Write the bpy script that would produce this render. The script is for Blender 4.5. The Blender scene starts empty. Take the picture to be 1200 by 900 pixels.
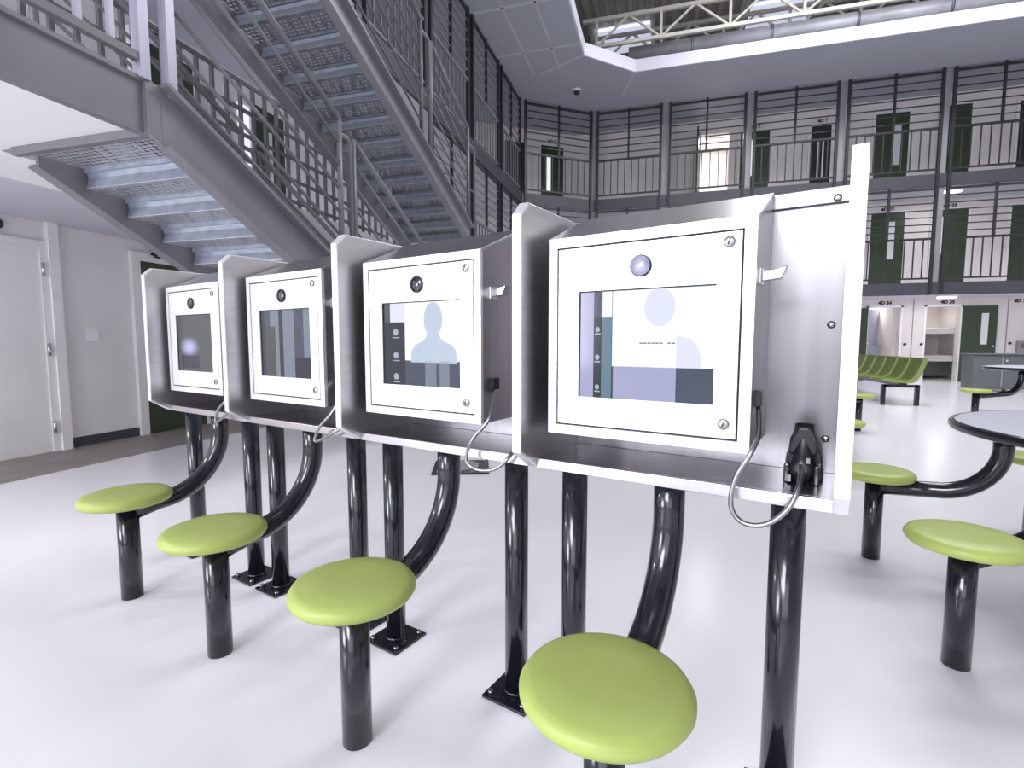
import bpy, bmesh, math, random
from mathutils import Vector, Matrix
random.seed(7)
scene = bpy.context.scene
COL = scene.collection
R = math.radians

# ------------------------------------------------------------------ camera, world, lights, exposure
cam_d = bpy.data.cameras.new('camera'); cam = bpy.data.objects.new('camera', cam_d); COL.objects.link(cam)
cam_d.sensor_width = 36.0; cam_d.lens = 595.0 / 1200.0 * 36.0; cam_d.clip_start = 0.02
cam.location = (0, 0, 1.1)
cam.rotation_euler = (R(90) - math.atan(50 / 595.0), 0, R(16.2))
scene.camera = cam

w = bpy.data.worlds.new('world'); scene.world = w; w.use_nodes = True
w.node_tree.nodes['Background'].inputs[0].default_value = (0.80, 0.84, 1.0, 1)
w.node_tree.nodes['Background'].inputs[1].default_value = 0.5

def area(name, loc, target, sx, sy, energy, color=(1, 1, 1)):
    d = bpy.data.lights.new(name, 'AREA'); d.shape = 'RECTANGLE'; d.size = sx; d.size_y = sy
    d.energy = energy; d.color = color
    o = bpy.data.objects.new(name, d); COL.objects.link(o); o.location = loc
    o.rotation_euler = (Vector(target) - Vector(loc)).to_track_quat('-Z', 'Y').to_euler()
    return o
DAY = (0.92, 0.945, 1.0)
area('daylight_upper_window', (-3.4, -6.3, 4.6), (-0.8, 1.5, 0.6), 4.0, 3.0, 690, DAY)
area('daylight_front_window', (-0.6, -6.8, 2.4), (-0.5, 3.0, 1.2), 5.5, 3.4, 140, DAY)
area('side_fill_light', (-5.7, -2.6, 1.45), (-1.0, 0.6, 1.3), 3.2, 1.5, 250, DAY)  # added fill from the left; the left wall has no window
for (lx, ly, le) in ((1.6, 0.5, 30), (6.4, 1.5, 15), (2.0, 5.5, 200), (6.4, 5.5, 100), (2.6, 10.2, 400), (6.4, 10.2, 360)):
    area('daylight_roof_skylight', (lx, ly, 9.45), (lx, ly, 0), 3.0, 2.2, le, DAY)

vs = scene.view_settings
vs.view_transform = 'Standard'; vs.look = 'None'; vs.gamma = 1.0; vs.use_curve_mapping = False
vs.exposure = 0.0
scene.cycles.max_bounces = 8
scene.cycles.diffuse_bounces = 4

# ------------------------------------------------------------------ materials
M = {}
def mat(name, color, rough=0.5, metal=0.0, var=0.06, scale=4.0, bump=0.0, stretch=None, emit=None, estr=0.0, spec=0.5, coat=0.0):
    m = bpy.data.materials.new(name); m.use_nodes = True
    nt = m.node_tree; b = nt.nodes['Principled BSDF']
    b.inputs['Roughness'].default_value = rough; b.inputs['Metallic'].default_value = metal
    b.inputs['Specular IOR Level'].default_value = spec; b.inputs['Coat Weight'].default_value = coat
    b.inputs['Coat Roughness'].default_value = 0.04
    tc = nt.nodes.new('ShaderNodeTexCoord'); mp = nt.nodes.new('ShaderNodeMapping')
    if stretch: mp.inputs['Scale'].default_value = stretch
    nz = nt.nodes.new('ShaderNodeTexNoise'); nz.inputs['Scale'].default_value = scale; nz.inputs['Detail'].default_value = 4
    rp = nt.nodes.new('ShaderNodeValToRGB')
    rp.color_ramp.elements[0].position = 0.3; rp.color_ramp.elements[1].position = 0.7
    rp.color_ramp.elements[0].color = [c * (1 - var) for c in color] + [1]
    rp.color_ramp.elements[1].color = [min(1, c * (1 + var)) for c in color] + [1]
    L = nt.links.new
    L(tc.outputs['Object'], mp.inputs['Vector']); L(mp.outputs['Vector'], nz.inputs['Vector'])
    L(nz.outputs['Fac'], rp.inputs['Fac']); L(rp.outputs['Color'], b.inputs['Base Color'])
    if bump:
        bp = nt.nodes.new('ShaderNodeBump'); bp.inputs['Strength'].default_value = bump; bp.inputs['Distance'].default_value = 0.004
        L(nz.outputs['Fac'], bp.inputs['Height']); L(bp.outputs['Normal'], b.inputs['Normal'])
    if emit:
        b.inputs['Emission Color'].default_value = (*emit, 1); b.inputs['Emission Strength'].default_value = estr
    M[name] = m
    return m
mat('floor', (0.84, 0.825, 0.87), 0.22, 0, 0.025, 0.7, spec=0.45)
mat('floor_border', (0.25, 0.225, 0.215), 0.5, 0, 0.12, 3)
mat('wall', (0.84, 0.815, 0.815), 0.6, 0, 0.03, 2)
mat('wall_cream', (0.80, 0.75, 0.74), 0.6, 0, 0.03, 2)
mat('white_paint', (0.93, 0.93, 0.94), 0.5, 0, 0.02, 2)
mat('door_white', (0.87, 0.855, 0.855), 0.45, 0, 0.02, 2)
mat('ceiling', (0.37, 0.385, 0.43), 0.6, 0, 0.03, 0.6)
mat('ceiling_joint', (0.50, 0.51, 0.55), 0.6)
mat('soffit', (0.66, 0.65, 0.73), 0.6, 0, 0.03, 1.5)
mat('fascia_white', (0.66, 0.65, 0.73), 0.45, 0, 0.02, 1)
mat('green_door', (0.036, 0.058, 0.030), 0.4, 0, 0.12, 3)
mat('pane', (0.75, 0.80, 0.80), 0.12, 0, 0.05, 4)
mat('bright_pane', (0.9, 0.9, 0.9), 0.2, 0, 0.05, 4, emit=(0.95, 0.97, 1), estr=0.7)
mat('steel_paint', (0.20, 0.19, 0.215), 0.42, 0, 0.08, 3)
mat('rail_paint', (0.17, 0.165, 0.18), 0.4, 0, 0.06, 3)
mat('rail_light', (0.42, 0.40, 0.49), 0.35, 0.2, 0.05, 3)
mat('rail_dark', (0.022, 0.021, 0.026), 0.45, 0, 0.08, 3)
mat('column_grey', (0.30, 0.29, 0.32), 0.5, 0, 0.05, 3)
mat('slab_edge', (0.06, 0.057, 0.072), 0.5, 0, 0.08, 2)
mat('galvanised', (0.36, 0.40, 0.475), 0.42, 0.3, 0.22, 9, bump=0.25)
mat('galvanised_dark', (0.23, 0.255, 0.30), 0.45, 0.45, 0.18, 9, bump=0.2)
mat('stainless', (0.68, 0.665, 0.69), 0.26, 1.0, 0.05, 3, stretch=(1, 1, 30))
mat('stainless_lit', (0.90, 0.90, 0.93), 0.32, 0.55, 0.025, 3, stretch=(30, 1, 1))  # overexposed front light put into a paler stainless colour
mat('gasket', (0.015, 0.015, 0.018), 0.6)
mat('chrome', (0.8, 0.8, 0.82), 0.12, 1.0, 0.03)
mat('steel_bolt', (0.36, 0.36, 0.37), 0.3, 1.0, 0.05)
mat('black_gloss', (0.010, 0.011, 0.017), 0.16, 0, 0.1, 5, spec=0.55, coat=0.25)
mat('black_plastic', (0.012, 0.014, 0.016), 0.3, 0, 0.1, 5)
mat('seat_green', (0.415, 0.505, 0.13), 0.42, 0, 0.04, 6, bump=0.05)
mat('bench_green', (0.095, 0.14, 0.022), 0.45, 0, 0.08, 6)
mat('bench_edge', (0.27, 0.34, 0.10), 0.4, 0, 0.05, 6)
mat('table_top', (0.66, 0.67, 0.76), 0.3, 0, 0.06, 40)
mat('grey_plastic', (0.13, 0.145, 0.15), 0.4, 0, 0.06, 4)
mat('deck', (0.46, 0.43, 0.37), 0.6, 0.1, 0.12, 3)
mat('truss', (0.72, 0.70, 0.62), 0.5, 0, 0.06, 5)
mat('duct', (0.58, 0.58, 0.63), 0.45, 0.2, 0.1, 4)
mat('skylight', (0.8, 0.84, 0.95), 0.4, 0, 0.05, 6, emit=(0.78, 0.82, 1.0), estr=0.55)
mat('lamp_lens', (0.9, 0.9, 0.9), 0.4, 0, 0.02, 4, emit=(1, 0.97, 0.92), estr=6.0)
mat('panel_steel', (0.60, 0.58, 0.59), 0.38, 1.0, 0.05, 3, stretch=(1, 1, 30))
mat('back_steel', (0.25, 0.24, 0.255), 0.30, 1.0, 0.08, 3, stretch=(14, 1, 0.4))
mat('cabinet_steel', (0.47, 0.45, 0.46), 0.34, 1.0, 0.06, 3, stretch=(1, 14, 0.5))
mat('lens_reflection', (0.42, 0.42, 0.55), 0.25, 0.3, 0.1, 60)  # reflection painted as the lens colour of the nearest kiosk
mat('steel_blue', (0.50, 0.54, 0.66), 0.3, 0.9, 0.1, 4)
mat('black_paint', (0.01, 0.01, 0.01), 0.6)
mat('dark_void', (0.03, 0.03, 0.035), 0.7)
mat('plate_worn', (0.42, 0.41, 0.41), 0.4, 0.5, 0.25, 25)
mat('glass_dark', (0.02, 0.022, 0.028), 0.06, 0, 0.1, 5, spec=0.8, coat=0.3)
for nm_, em_ in (('ui_white', (0.90, 0.92, 0.97)), ('ui_pale', (0.50, 0.58, 0.70)), ('ui_ghost', (0.72, 0.75, 0.90)), ('ui_lavender_reflection', (0.38, 0.39, 0.58)),
                 ('ui_bar', (0.075, 0.085, 0.13)), ('ui_nav', (0.035, 0.04, 0.058)), ('ui_teal', (0.14, 0.22, 0.28)), ('ui_icon', (0.40, 0.43, 0.52)),
                 ('ui_text', (0.16, 0.16, 0.18)), ('ui_dim', (0.075, 0.083, 0.09)), ('ui_mid', (0.20, 0.235, 0.30))):
    mat(nm_, tuple(0.05 * c + 0.01 for c in em_), 0.10, 0, 0.06, 12, spec=0.22, emit=em_, estr=1.0)
def reflection_screen(name, cx, cz, rx, rz, core, rim):
    m = mat(name, (0.02, 0.02, 0.022), 0.10, 0, 0.06, 12, spec=0.22, emit=rim, estr=1.0)
    nt = m.node_tree; L = nt.links.new; b = nt.nodes['Principled BSDF']
    tc = nt.nodes.new('ShaderNodeTexCoord'); mp = nt.nodes.new('ShaderNodeMapping'); mp.vector_type = 'TEXTURE'
    mp.inputs['Location'].default_value = (cx, UIY_, cz); mp.inputs['Scale'].default_value = (rx, 1, rz)
    gr_ = nt.nodes.new('ShaderNodeTexGradient'); gr_.gradient_type = 'SPHERICAL'; rp = nt.nodes.new('ShaderNodeValToRGB')
    rp.color_ramp.elements[0].color = (*rim, 1); rp.color_ramp.elements[1].color = (*core, 1); rp.color_ramp.interpolation = 'EASE'
    L(tc.outputs['Object'], mp.inputs['Vector']); L(mp.outputs['Vector'], gr_.inputs['Vector']); L(gr_.outputs['Fac'], rp.inputs['Fac'])
    L(rp.outputs['Color'], b.inputs['Emission Color'])
UIY_ = 1.2003 - 1.30
reflection_screen('ui_reflection_glow', -0.222 + 0.334 * 0.34, 1.227 - 0.27 * 0.57, 0.11, 0.055, (0.55, 0.55, 0.95), (0.078, 0.084, 0.092))  # soft bright reflection painted into the dark screen's emission

def perforated(name, color, pitch, hole, sx=1.0):
    m = mat(name, color, 0.45, 0.45, 0.12, 9)
    nt = m.node_tree; L = nt.links.new; b = nt.nodes['Principled BSDF']; out = nt.nodes['Material Output']
    tc = nt.nodes.new('ShaderNodeTexCoord'); sp = nt.nodes.new('ShaderNodeSeparateXYZ'); L(tc.outputs['Object'], sp.inputs[0])
    def mth(op, a, bb=None, c=None):
        n = nt.nodes.new('ShaderNodeMath'); n.operation = op
        for i, q in enumerate((a, bb, c)):
            if q is None: continue
            if isinstance(q, (int, float)): n.inputs[i].default_value = q
            else: L(q, n.inputs[i])
        return n.outputs[0]
    v = mth('DIVIDE', sp.outputs['Y'], pitch * 0.9)
    rowi = mth('FLOOR', v)
    sh = mth('MULTIPLY', mth('MODULO', mth('ABSOLUTE', rowi), 2.0), 0.5)
    u = mth('ADD', mth('DIVIDE', sp.outputs['X'], pitch * sx), sh)
    fu = mth('SUBTRACT', mth('FRACT', u), 0.5); fv = mth('SUBTRACT', mth('FRACT', v), 0.5)
    d = mth('ADD', mth('MULTIPLY', fu, fu), mth('MULTIPLY', fv, fv))
    ins = mth('LESS_THAN', d, hole * hole)
    tr = nt.nodes.new('ShaderNodeBsdfTransparent'); mx = nt.nodes.new('ShaderNodeMixShader')
    L(ins, mx.inputs[0]); L(b.outputs[0], mx.inputs[1]); L(tr.outputs[0], mx.inputs[2]); L(mx.outputs[0], out.inputs['Surface'])
perforated('perforated_light', (0.60, 0.61, 0.65), 0.042, 0.41)
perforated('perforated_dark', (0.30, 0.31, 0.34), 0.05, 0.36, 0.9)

# ------------------------------------------------------------------ geometry helpers
class MB:
    def __init__(self): self.v = []; self.f = []; self.s = []
    def add(self, vs_, fs, smooth=False):
        o = len(self.v); self.v += [tuple(p) for p in vs_]
        for f in fs: self.f.append(tuple(i + o for i in f)); self.s.append(smooth)
        return self
    def box(self, x0, x1, y0, y1, z0, z1):
        v = [(x0, y0, z0), (x1, y0, z0), (x1, y1, z0), (x0, y1, z0), (x0, y0, z1), (x1, y0, z1), (x1, y1, z1), (x0, y1, z1)]
        return self.add(v, [(3, 2, 1, 0), (4, 5, 6, 7), (0, 1, 5, 4), (1, 2, 6, 5), (2, 3, 7, 6), (3, 0, 4, 7)])
    def cbox(self, c, s):
        return self.box(c[0] - s[0] / 2, c[0] + s[0] / 2, c[1] - s[1] / 2, c[1] + s[1] / 2, c[2] - s[2] / 2, c[2] + s[2] / 2)
    def bar(self, p0, p1, w, h):
        """rectangular bar from p0 to p1, h measured in the most vertical cross direction"""
        p0 = Vector(p0); p1 = Vector(p1); t = (p1 - p0).normalized()
        up = Vector((0, 0, 1)) if abs(t.z) < 0.95 else Vector((0, 1, 0))
        s = t.cross(up).normalized(); u = s.cross(t).normalized()
        vv = []
        for p in (p0, p1):
            for a, b in ((-1, -1), (1, -1), (1, 1), (-1, 1)): vv.append(p + s * a * w / 2 + u * b * h / 2)
        return self.add(vv, [(3, 2, 1, 0), (4, 5, 6, 7), (0, 1, 5, 4), (1, 2, 6, 5), (2, 3, 7, 6), (3, 0, 4, 7)])
    def prism(self, poly, axis, lo, hi):
        n = len(poly); vv = []
        for e in (lo, hi):
            for a, b in poly:
                vv.append((e, a, b) if axis == 'x' else ((a, e, b) if axis == 'y' else (a, b, e)))
        fs = [tuple(range(n - 1, -1, -1)), tuple(range(n, 2 * n))]
        fs += [(i, (i + 1) % n, n + (i + 1) % n, n + i) for i in range(n)]
        return self.add(vv, fs)
    def tube(self, path, r, n=14, cap=True):
        P = [Vector(p) for p in path]; T = []
        for i in range(len(P)):
            a = P[max(0, i - 1)]; b = P[min(len(P) - 1, i + 1)]; T.append((b - a).normalized())
        ref = Vector((1, 0, 0)) if abs(T[0].x) < 0.9 else Vector((0, 1, 0))
        nn = (ref - T[0] * ref.dot(T[0])).normalized(); vv = []; fs = []
        for i, p in enumerate(P):
            nn = (nn - T[i] * nn.dot(T[i])).normalized(); bn = T[i].cross(nn)
            rr = r[i] if isinstance(r, (list, tuple)) else r
            for k in range(n):
                a = 2 * math.pi * k / n; vv.append(p + nn * math.cos(a) * rr + bn * math.sin(a) * rr)
        for i in range(len(P) - 1):
            for k in range(n):
                fs.append((i * n + k, i * n + (k + 1) % n, (i + 1) * n + (k + 1) % n, (i + 1) * n + k))
        o = len(self.v); self.add(vv, fs, True)
        if cap:
            self.f.append(tuple(o + k for k in range(n - 1, -1, -1))); self.s.append(False)
            self.f.append(tuple(o + (len(P) - 1) * n + k for k in range(n))); self.s.append(False)
        return self
    def cyl(self, p0, p1, r, n=14): return self.tube([p0, p1], r, n)
    def lathe(self, prof, n=40, c=(0, 0, 0)):
        vv = []; fs = []
        for r, z in prof:
            for k in range(n):
                a = 2 * math.pi * k / n; vv.append((c[0] + r * math.cos(a), c[1] + r * math.sin(a), c[2] + z))
        for i in range(len(prof) - 1):
            for k in range(n): fs.append((i * n + k, i * n + (k + 1) % n, (i + 1) * n + (k + 1) % n, (i + 1) * n + k))
        return self.add(vv, fs, True)
    def mesh(self, name, m, bevel=0.0):
        me = bpy.data.meshes.new(name); me.from_pydata(self.v, [], self.f); me.validate()
        me.polygons.foreach_set('use_smooth', self.s if len(self.s) == len(me.polygons) else [False] * len(me.polygons))
        bm = bmesh.new(); bm.from_mesh(me)
        bmesh.ops.recalc_face_normals(bm, faces=bm.faces)
        if bevel:
            ed = [e for e in bm.edges if len(e.link_faces) == 2 and e.calc_face_angle(0) > 0.5]
            bmesh.ops.bevel(bm, geom=ed, offset=bevel, segments=2, affect='EDGES', profile=0.5, clamp_overlap=True)
        bm.to_mesh(me); bm.free()
        me.materials.append(M[m]); me.update()
        return me
    def build(self, name, m, parent=None, loc=(0, 0, 0), rot=(0, 0, 0), bevel=0.0):
        return put(name, self.mesh(name, m, bevel), parent, loc, rot)
def put(name, me, parent=None, loc=(0, 0, 0), rot=(0, 0, 0), scale=None):
    o = bpy.data.objects.new(name, me); COL.objects.link(o); o.location = loc; o.rotation_euler = rot
    if scale: o.scale = scale
    if parent: o.parent = parent
    return o
def tag(o, label, cat, group=None):
    o['label'] = label; o['category'] = cat
    if group: o['group'] = group
    return o
def thing(name, label, cat, loc=(0, 0, 0), rz=0.0, group=None):
    o = bpy.data.objects.new(name, None); COL.objects.link(o); o.location = loc; o.rotation_euler = (0, 0, rz)
    o.empty_display_size = 0.1
    return tag(o, label, cat, group)
def struct(o, label=None):
    o['kind'] = 'structure'
    if label: o['label'] = label
    return o
def sroot(name, label=None, loc=(0, 0, 0), rz=0.0):
    o = bpy.data.objects.new(name, None); COL.objects.link(o); o.location = loc; o.rotation_euler = (0, 0, rz)
    return struct(o, label)
def text(name, s, size, m, parent, loc, rot):
    c = bpy.data.curves.new(name, 'FONT'); c.body = s; c.size = size; c.extrude = 0.002; c.align_x = 'CENTER'; c.align_y = 'BOTTOM'
    c.materials.append(M[m]); c.offset = 0.006
    return put(name, c, parent, loc, rot)
def copy_tree(o, parent=None):
    c = o.copy(); COL.objects.link(c); c.parent = parent
    for ch in o.children: copy_tree(ch, c)
    return c
def arc(c, r, a0, a1, n, f):
    return [f(c[0] + r * math.cos(a0 + (a1 - a0) * i / n), c[1] + r * math.sin(a0 + (a1 - a0) * i / n)) for i in range(n + 1)]

# ------------------------------------------------------------------ the shell
XL, YB, XR, YF = -5.84, 16.5, 12.2, -7.2        # wall faces
F2, F3, CEIL, ROOF = 2.52, 5.12, 7.57, 9.7      # upper floors, ceiling, roof deck
EX, EY = -3.75, 15.07                           # walkway edges
CH0, CH1 = (-3.75, 13.75), (-1.95, 15.07)       # chamfered walkway corner
WC0, WC1 = (XL, 14.35), (-2.75, YB)             # chamfered wall corner

struct(MB().box(-4.86, XR, YF, YB + 2.6, -0.1, 0.0).build('floor', 'floor'), 'pale lavender white polished floor of the day room')
struct(MB().box(XL - 0.2, -4.86, YF, YB, -0.1, 0.0).build('floor_border', 'floor_border'), 'brown border strip of floor along the left wall')
struct(MB().box(XR, XR + 0.2, YF, YB + 2.6, 0, ROOF).build('wall_right', 'wall'))
# wall behind the photographer, with a row of large window openings
mb = MB().box(XL - 0.2, XR + 0.2, YF - 0.2, YF, 0, 0.5).box(XL - 0.2, XR + 0.2, YF - 0.2, YF, 6.2, ROOF)
for x in (XL, -1.4, 3.0, 7.6, XR): mb.box(x - 0.25, x + 0.25, YF - 0.2, YF, 0.5, 6.2)
struct(mb.build('wall_front', 'wall'))
wl = struct(MB().box(XL - 0.2, XL, YF, WC0[1], 0, ROOF).build('wall_left', 'wall'), 'pale grey painted wall under the stairs with doors')
# chamfered corner wall
def wallseg(mb, p0, p1, z0, z1, t=0.2):
    d = Vector((p1[0] - p0[0], p1[1] - p0[1])).normalized(); nrm = Vector((-d.y, d.x)) * t
    a = [(p0[0], p0[1]), (p1[0], p1[1]), (p1[0] + nrm.x, p1[1] + nrm.y), (p0[0] + nrm.x, p0[1] + nrm.y)]
    return mb.prism(a, 'z', z0, z1)
wc = struct(wallseg(MB(), WC0, WC1, 0, ROOF).build('wall_corner', 'wall_cream'))
# back wall with openings: two cells on the ground, one on the top level
openings = [(5.57, 6.33, 0.0, 2.03), (6.93, 7.70, 0.0, 2.03), (1.02, 1.80, F3, F3 + 2.05)]
mb = MB()
xs = [WC1[0]] + sorted([v for o in openings for v in o[:2]]) + [XR]
for i in range(len(xs) - 1):
    a, b = xs[i], xs[i + 1]
    op = [o for o in openings if abs(o[0] - a) < 1e-6]
    if op:
        z0, z1 = op[0][2], op[0][3]
        if z0 > 0: mb.box(a, b, YB, YB + 0.2, 0, z0)
        mb.box(a, b, YB, YB + 0.2, z1, ROOF)
    else: mb.box(a, b, YB, YB + 0.2, 0, ROOF)
wb = struct(mb.build('wall_back', 'wall_cream'), 'cream wall of cell doors on three levels')
# ceiling with the octagonal roof opening
OX, OY = -1.83, 13.15
OC0, OC1 = (OX, 12.08), (-0.74, OY)
mb = MB().box(XL, OX, YF, YB, CEIL, CEIL + 0.28).box(OX, XR, OY, YB, CEIL, CEIL + 0.28)
mb.prism([OC0, OC1, (OX, OY)], 'z', CEIL, CEIL + 0.28).box(10.4, XR, YF, OY, CEIL, CEIL + 0.28).box(OX, 10.4, YF, -4.6, CEIL, CEIL + 0.28)
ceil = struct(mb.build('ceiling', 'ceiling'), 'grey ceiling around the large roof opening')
for y in (5.2, 7.6, 10.0, 11.6):                 # flat joints of the ceiling boards
    MB().box(EX, OX - 0.02, y - 0.03, y + 0.03, CEIL - 0.006, CEIL).build('ceiling_joint', 'ceiling_joint', ceil)
for x in (-3.1, -2.45):
    MB().box(x - 0.02, x + 0.02, 0, 12.6, CEIL - 0.006, CEIL).build('ceiling_joint', 'ceiling_joint', ceil)
for p0, p1 in (((OX, 12.08), (-2.95, 12.6)), ((OC1[0], OC1[1]), (-1.1, 14.3))):
    MB().bar((*p0, CEIL - 0.002), (*p1, CEIL - 0.002), 0.05, 0.008).build('ceiling_joint', 'ceiling_joint', ceil)
# white fascia round the opening
fas = [((OX, -4.6), OC0), (OC0, OC1), (OC1, (10.4, OY)), ((10.4, OY), (10.4, -4.6))]
for i, (a, b) in enumerate(fas):
    d = Vector((b[0] - a[0], b[1] - a[1])).normalized(); nn = Vector((d.y, -d.x)) * 0.04
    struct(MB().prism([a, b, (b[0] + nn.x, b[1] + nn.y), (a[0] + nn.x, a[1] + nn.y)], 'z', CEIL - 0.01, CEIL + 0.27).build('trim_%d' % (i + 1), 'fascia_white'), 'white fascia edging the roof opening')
# corrugated roof deck
mb = MB(); prof = []; x = XL - 0.2
while x < XR + 0.2:
    prof += [(x, ROOF), (x + 0.11, ROOF), (x + 0.14, ROOF + 0.09), (x + 0.25, ROOF + 0.09)]; x += 0.28
vv = [(a, YF - 0.2, b) for a, b in prof] + [(a, YB + 0.3, b) for a, b in prof]; n = len(prof)
mb.add(vv, [(i, i + 1, n + i + 1, n + i) for i in range(n - 1)])
struct(mb.build('roof', 'deck'), 'brown corrugated metal roof deck above the opening')

# upper walkways: slab, dark edge band
def walkway(z, name, xlim):
    t = 0.26
    poly = [(xlim, WC0[1] - 0.0), (EX, CH0[1]), CH1, (XR, EY), (XR, YB), (WC1[0], YB), (xlim, WC0[1])]
    mb = MB().prism([(XL, WC0[1]), (EX, CH0[1]), CH1, (XR, EY), (XR, YB), WC1], 'z', z - t, z)
    mb.box(XL, EX, 2.17 if z < 3 else YF, CH0[1], z - t, z)
    mb.prism([(XL, CH0[1]), (EX, CH0[1]), (XL, WC0[1])], 'z', z - t, z)
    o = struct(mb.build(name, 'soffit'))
    for (a, b) in (((EX, 7.0 if z < 3 else 0.4), CH0), (CH0, CH1), (CH1, (XR, EY))):
        d = Vector((b[0] - a[0], b[1] - a[1])).normalized(); nn = Vector((d.y, -d.x)) * 0.05
        MB().prism([a, b, (b[0] + nn.x, b[1] + nn.y), (a[0] + nn.x, a[1] + nn.y)], 'z', z - t - 0.02, z + 0.02).build('edge_beam', 'slab_edge', o)
    return o
walkway(F2, 'floor_middle_walkway', XL); walkway(F3, 'floor_upper_walkway', XL)
# stair landing on the near left (white underside, grey channel beam)
LX, LY = -2.63, 2.17
lan = struct(MB().box(-4.4, LX - 0.03, YF + 2, LY, 2.24, F2 - 0.06).build('floor_stair_landing', 'white_paint'), 'white underside of the stair landing')
MB().box(LX - 0.05, LX, YF + 2, LY, 2.19, 2.465).build('edge_beam', 'steel_paint', lan)
MB().box(LX - 0.05, LX + 0.02, YF + 2, LY, 2.445, 2.468).build('beam_flange', 'steel_paint', lan)
MB().box(LX, LX + 0.03, LY - 0.05, LY - 0.035, 2.19, 2.45).build('beam_stiffener', 'steel_paint', lan)
MB().box(-3.70, LX - 0.03, LY - 0.02, LY + 0.02, 2.195, 2.245).build('end_beam', 'steel_paint', lan)
MB().box(XL, -4.4, YF + 2, LY, 2.30, F2).build('soffit_panel', 'soffit', lan)
MB().box(-4.4, EX - 0.06, LY, 7.0, 2.235, 2.262).build('soffit_panel', 'white_paint', lan)

# ------------------------------------------------------------------ doors and wall fittings
def door_on(name, label, origin, rz, w_, h_, panes, m='green_door', knob=None, frame=0.06, fm='wall'):
    """origin = lower left corner on the wall face, local +x along the wall, local -y towards the room"""
    r = sroot(name, label, origin, rz)
    MB().box(0, w_, -0.035, 0.01, 0.0, h_).build('leaf', m, r, bevel=0.004)
    if frame:
        MB().box(-frame, 0, -0.05, 0.01, 0, h_ + frame).build('jamb', fm, r); MB().box(w_, w_ + frame, -0.05, 0.01, 0, h_ + frame).build('jamb', fm, r)
        MB().box(0, w_, -0.05, 0.01, h_, h_ + frame).build('head', fm, r)
    for (x0, x1, z0, z1, pm) in panes: MB().box(x0, x1, -0.045, -0.03, z0, z1).build('pane', pm, r)
    if knob: MB().lathe([(0, 0), (0.03, 0), (0.03, 0.02), (0.018, 0.03), (0, 0.035)], 12).build('handle', 'chrome', r, (knob[0], -0.035, knob[1]), (R(90), 0, 0))
    return r
LR = R(90)   # left wall: local x runs along +Y, local -y faces +X
d1 = door_on('door_1', 'white steel door in the wall left of the stairs', (XL, 2.62, 0), LR, 0.91, 2.0, [], 'door_white', None, 0.07, 'door_white')
for z in (0.25, 1.02, 1.80):
    MB().cyl((0.925, -0.06, z - 0.06), (0.925, -0.06, z + 0.06), 0.016, 10).build('hinge', 'stainless', d1)
door_on('door_2', 'green cell door behind the farthest kiosk', (XL, 4.53, 0), LR, 0.80, 2.03, [(0.55, 0.65, 1.0, 1.7, 'pane')], 'green_door', None, 0.10, 'door_white')
struct(MB().box(XL, XL + 0.07, 3.60, 3.69, 0, 2.27).build('trim_5', 'door_white'))
struct(MB().box(XL, XL + 0.015, 3.69, 4.43, 0, 0.10).build('baseboard_left', 'slab_edge'))
sw = thing('light_switch', 'small white switch plate on wall beside green door', 'switch', (XL, 3.99, 1.17), LR)
MB().box(-0.06, 0.06, -0.012, 0, -0.07, 0.07).build('plate', 'white_paint', sw, bevel=0.003); MB().box(-0.012, 0.012, -0.02, -0.01, -0.025, 0.025).build('toggle', 'white_paint', sw)
mb = MB().lathe([(0.055, 0), (0.055, 0.02), (0.05, 0.045), (0.03, 0.065), (0, 0.07)], 16)
wd = thing('wall_camera', 'small dark dome camera high on left wall above white door', 'camera', (XL, 3.22, 2.17))
mb.build('dome', 'black_plastic', wd, (0, 0, 0), (0, R(90), 0)); MB().cyl((0, 0, 0), (0.012, 0, 0), 0.065, 16).build('base', 'white_paint', wd)
text('cell_number', '4D', 0.11, 'black_paint', wl, (XL + 0.056, 4.73, 2.07), (R(90), 0, R(90)))
# middle level, left wall
door_on('door_3', 'dark green cell door on middle walkway beside landing', (XL, 4.62, F2), LR, 0.76, 2.05, [(0.5, 0.6, 1.0, 1.7, 'pane')])
text('cell_number', '4D 20', 0.12, 'black_paint', wl, (XL + 0.004, 5.0, F2 + 2.12), (R(90), 0, R(90)))
door_on('door_4', 'pale open cell doorway on the middle walkway behind stair rails', (XL, 5.95, F2), LR, 0.36, 2.03, [(0.03, 0.10, 0.2, 1.95, 'pane'), (0.13, 0.34, 0.3, 1.95, 'bright_pane')], 'door_white')
door_on('door_5', 'green cell door on middle walkway behind the stair rails', (XL, 6.40, F2), LR, 0.62, 2.05, [(0.28, 0.34, 0.9, 1.75, 'pane')])
door_on('door_6', 'green cell door on upper walkway of left side', (XL, 9.4, F3), LR, 0.76, 2.05, [(0.5, 0.6, 1.0, 1.7, 'pane')])
door_on('door_7', 'green cell door on middle walkway far left', (XL, 10.4, F2), LR, 0.76, 2.05, [(0.5, 0.6, 1.0, 1.7, 'pane')])
# corner wall
cd = Vector((WC1[0] - WC0[0], WC1[1] - WC0[1])); ca = math.atan2(cd.y, cd.x); cu = cd.normalized()
def onc(s, z): return (WC0[0] + cu.x * s, WC0[1] + cu.y * s, z)
door_on('door_8', 'green cell door with lit window in the upper corner', onc(2.62, F3), ca, 0.76, 2.02, [(0.20, 0.33, 0.62, 1.72, 'bright_pane')])
door_on('door_9', 'dark open doorway in the upper corner', onc(1.45, F3), ca, 0.62, 2.02, [], 'dark_void')
text('cell_number', '4D 5', 0.13, 'black_paint', wc, (*onc(3.0, 0)[:2], F3 + 2.1), (R(90), 0, ca)).location += Vector((cu.y * 0.01, -cu.x * 0.01, 0))
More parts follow.
